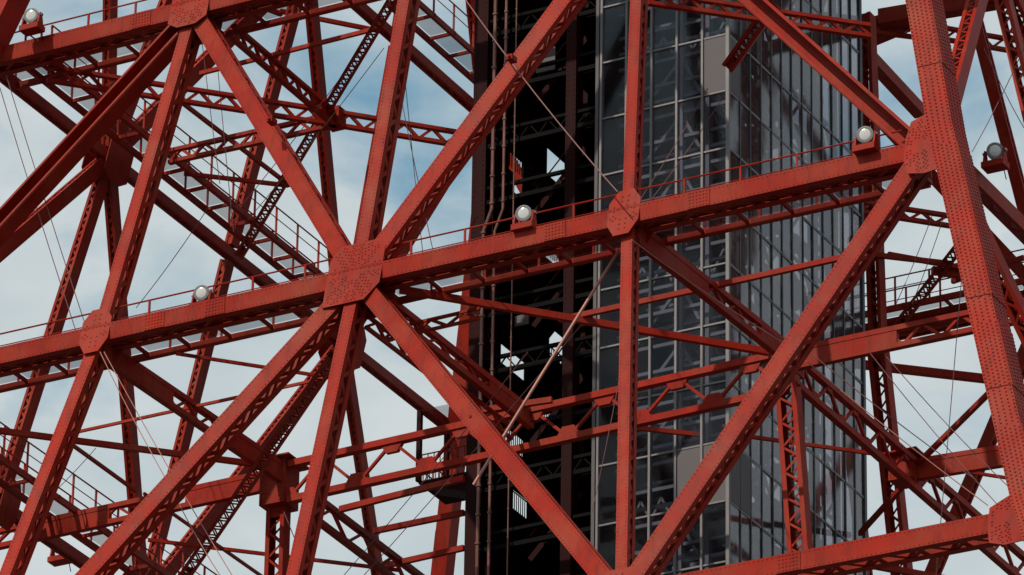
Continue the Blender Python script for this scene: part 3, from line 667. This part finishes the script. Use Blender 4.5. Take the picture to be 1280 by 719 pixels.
m = MB(); hw_ = [(x0 + .2, y0 + .3, z0 - .1), (x1 + .4, y0 + .3, z0 - .1), (x1 + .4, y0 + .3, z0 - 1.6), (x1 - .4, y0 + .3, z0 - .7)]
m.poly(hw_, (0, 1, 0), 1.0); m.build('haunch_bracket', 'brown', CG)

# ------------------------------------------------------------------ floodlights
def floodlight(p, label, r=0.28, aim=(0.18, -1, -0.12)):
    t = thing('floodlight', label, 'floodlight', 'floodlights on the girders'); p = Vector(p); ax = Vector(aim).normalized()
    m = MB(); m.box(p.x - .42, p.x + .42, p.y - .28, p.y + .28, p.z - .12, p.z + .10); m.build('base', 'red', t)
    for sx in (-1, 1):
        m = MB(); m.hexa([(p.x + sx * .36 - .03, p.y - .2, p.z + .1), (p.x + sx * .36 + .03, p.y - .2, p.z + .1), (p.x + sx * .36 + .03, p.y + .2, p.z + .1), (p.x + sx * .36 - .03, p.y + .2, p.z + .1),
                          (p.x + sx * .36 - .03, p.y - .06, p.z + .62), (p.x + sx * .36 + .03, p.y - .06, p.z + .62), (p.x + sx * .36 + .03, p.y + .06, p.z + .62), (p.x + sx * .36 - .03, p.y + .06, p.z + .62)]); m.build('yoke_arm', 'red', t)
    c = p + Vector((0, 0, .52))
    m = MB(); m.lathe(c, -ax, [(r * 1.0, -.16), (r * 1.0, -.02), (r * .93, .10), (r * .70, .24), (r * .66, .40), (r * .5, .44)], 24); b = m.build('housing', 'alu', t)
    m = MB(); m.lathe(c, ax, [(r * .93, .155), (r * .91, .175), (r * .6, .20), (r * .25, .21)], 24); m.build('lens', 'lens', t)
    m = MB(); m.lathe(c, ax, [(r * 1.09, .11), (r * 1.09, .185), (r * .95, .19)], 24); m.build('rim', 'alu', t)
    for sx in (-1, 1):
        m = MB(); m.lathe(c + Vector((sx * .33, 0, 0)), (sx, 0, 0), [(.06, 0), (.06, .12)], 8); m.build('pivot_bolt', 'alu', t)
    m = MB(); m.tube([c - ax * .42, c - ax * .6 + Vector((0, 0, -.1)), p + Vector((.1, .5, .1)), p + Vector((.15, .6, -.3))], .02, 5); m.build('power_cable', 'black', t)
def fl_on(fc, lv, px, py, label, o=0.45, up=.0, **k):
    z = ZB + LV[lv][0] + .42 + up; p = on_z(px, py, z); floodlight(p, label, **k)
fl_on('N', 'B', 253, 384, 'white round floodlight on the lit girder left of the large star shaped node')
fl_on('N', 'B', 656, 285, 'white round floodlight on the girder in front of the dark stair shaft')
fl_on('N', 'B', 1083, 187, 'white round floodlight on the girder just left of the big riveted leg')
fl_on('N', 'A', 40, 36, 'white round floodlight on the girder in the top left corner')
fl_on('R', 'B', 1244, 207, 'white round floodlight right of the big riveted leg at the picture edge', aim=(.45, -.9, -.2))
fl_on('L', 'B', 75, 700, 'small floodlight low in the bottom left corner beside the catwalk', r=.2, aim=(-1, .3, .2))

# ------------------------------------------------------------------ thin bright struts and cables
def cable(pts, r, label, m='wire', group='thin cables', nm='cable'):
    mb = MB(); mb.tube(pts, r, 5); o = mb.build(nm, m); tag(o, label, 'cable', group); return o
YN = -0.9
def sag(a, b, s=0.0, n=8):
    a = Vector(a); b = Vector(b); return [a.lerp(b, i / n) + Vector((0, 0, -s * 4 * (i / n) * (1 - i / n))) for i in range(n + 1)]
def ny(px, py, o=0.0): return on_y(px, py, YN + o)
cable(sag(ny(575, -10, 3.8), ny(772, 240, 0), .25), .026, 'reddish cable crossing the dark stair shaft down to the near girder', 'wire')
o = cable([on_y(774, 312, 1.6), on_y(592, 606, 1.6)], .058, 'bright pale slanting rod below the near girder in front of the stair shaft', 'wire_painted_lit', nm='tension_rod'); o['category'] = 'rod'; del o['group']
for a, b, d0, d1, lab in (((0, 110), (110, 460), 4, 3, 'left hand cable of the pair crossing the left picture edge'), ((8, 95), (118, 440), 4.3, 3.2, 'right hand cable of the pair at the left picture edge'),
        ((125, 440), (215, 612), 0, 0, 'cable from the left node plate down to the clamp on the lower left diagonal'), ((130, 440), (290, 719), .3, .3, 'cable running beside the clamp on the lower left diagonal'),
        ((215, 612), (275, 719), 0, 0, 'cable below the clamp on the lower left diagonal'),
        ((505, 85), (530, 330), 12, 12, 'fine cable hanging right of the upright near the star node'), ((495, 90), (545, 330), 13, 13, 'second fine cable hanging right of the upright near the star node'),
        ((250, 30), (275, 230), 12, 12, 'fine cable hanging in the gap right of the top left node'), ((270, 60), (292, 290), 12, 12, 'second fine cable hanging in the gap right of the top left node'),
        ((170, 385), (260, 260), 8, 8, 'fine cable slanting up beside the left upright'), ((300, 260), (460, 50), 12, 12, 'fine cable slanting up through the blue sky patch'), ((310, 275), (480, 60), 12.5, 12.5, 'second fine cable slanting up through the blue sky patch'),
        ((430, 719), (660, 440), 8, 8, 'fine cable slanting up left of the cage platform'), ((455, 719), (740, 390), 8.4, 8.4, 'second fine cable slanting up left of the cage platform'),
        ((790, 300), (985, 432), .3, 9, 'cable along the girder behind the near node to the crossing brace'), ((985, 432), (1235, 632), 0, 2, 'cable from the crossing brace to the lower right leg'), ((1000, 430), (1220, 600), 3, 3, 'second cable from the crossing brace to the lower right'),
        ((1088, 442), (1255, 640), 9, 2, 'upper left cable of the pair running down to the lower right leg node'), ((1108, 446), (1262, 610), 9, 4, 'right hand cable of the pair running down beside the lower right leg'),
        ((1206, 300), (1170, 719), 6, 6, 'steep cable hanging left of the riveted leg'), ((1280, 60), (1215, 190), 10, 10, 'fine cable right of the riveted leg'), ((1230, 60), (1280, 160), 10, 10, 'crossing fine cable right of the riveted leg'),
        ((1165, 270), (1120, 380), 30, 30, 'fine cable slanting behind the lower right diagonal'), ((1180, 270), (1140, 380), 30, 30, 'second fine cable slanting behind the lower right diagonal'),
        ((740, 640), (775, 470), 12, 12, 'red cable in front of the edge of the glass shaft'), ((885, 110), (800, 250), 10, 10, 'thin red cable in front of the glass wall'), ((905, 120), (810, 255), 10.5, 10.5, 'second thin red cable in front of the glass wall'),
        ((355, 640), (400, 740), 3, 3, 'cable below the box shaped node'), ((40, 640), (120, 560), 20, 20, 'fine cable in the bottom left sky')):
    cable(sag(ny(a[0], a[1], d0), ny(b[0], b[1], d1), .12), .016 if d0 > 5 else .019, lab, 'wire' if d0 > 2 else 'wire_painted_lit')  # nearest cables get the colour with sunlight painted in
# cable clamps round the diagonals
for px, py, lab in ((209, 606, 'cable clamp on the lower left diagonal'), (638, 72, 'cable clamp on the diagonal in front of the stair shaft'), (590, 522, 'cable clamp on the lower middle diagonal'), (985, 433, 'cable clamp at the crossing of the right diagonal'), (338, 150, 'cable clamp on the upper left diagonal')):
    p = on_y(px, py, {209: -1.2, 590: -1.9, 985: -1.2}.get(px, 1.0) - .1); m = MB(); m.box(p.x - .12, p.x + .12, p.y - .1, p.y + .3, p.z - .1, p.z + .1); m.lathe((p.x, p.y - .1, p.z), (0, -1, 0), [(.06, 0), (.06, .08)], 8)
    tag(m.build('cable_clamp', 'red'), lab, 'clamp', 'cable clamps')
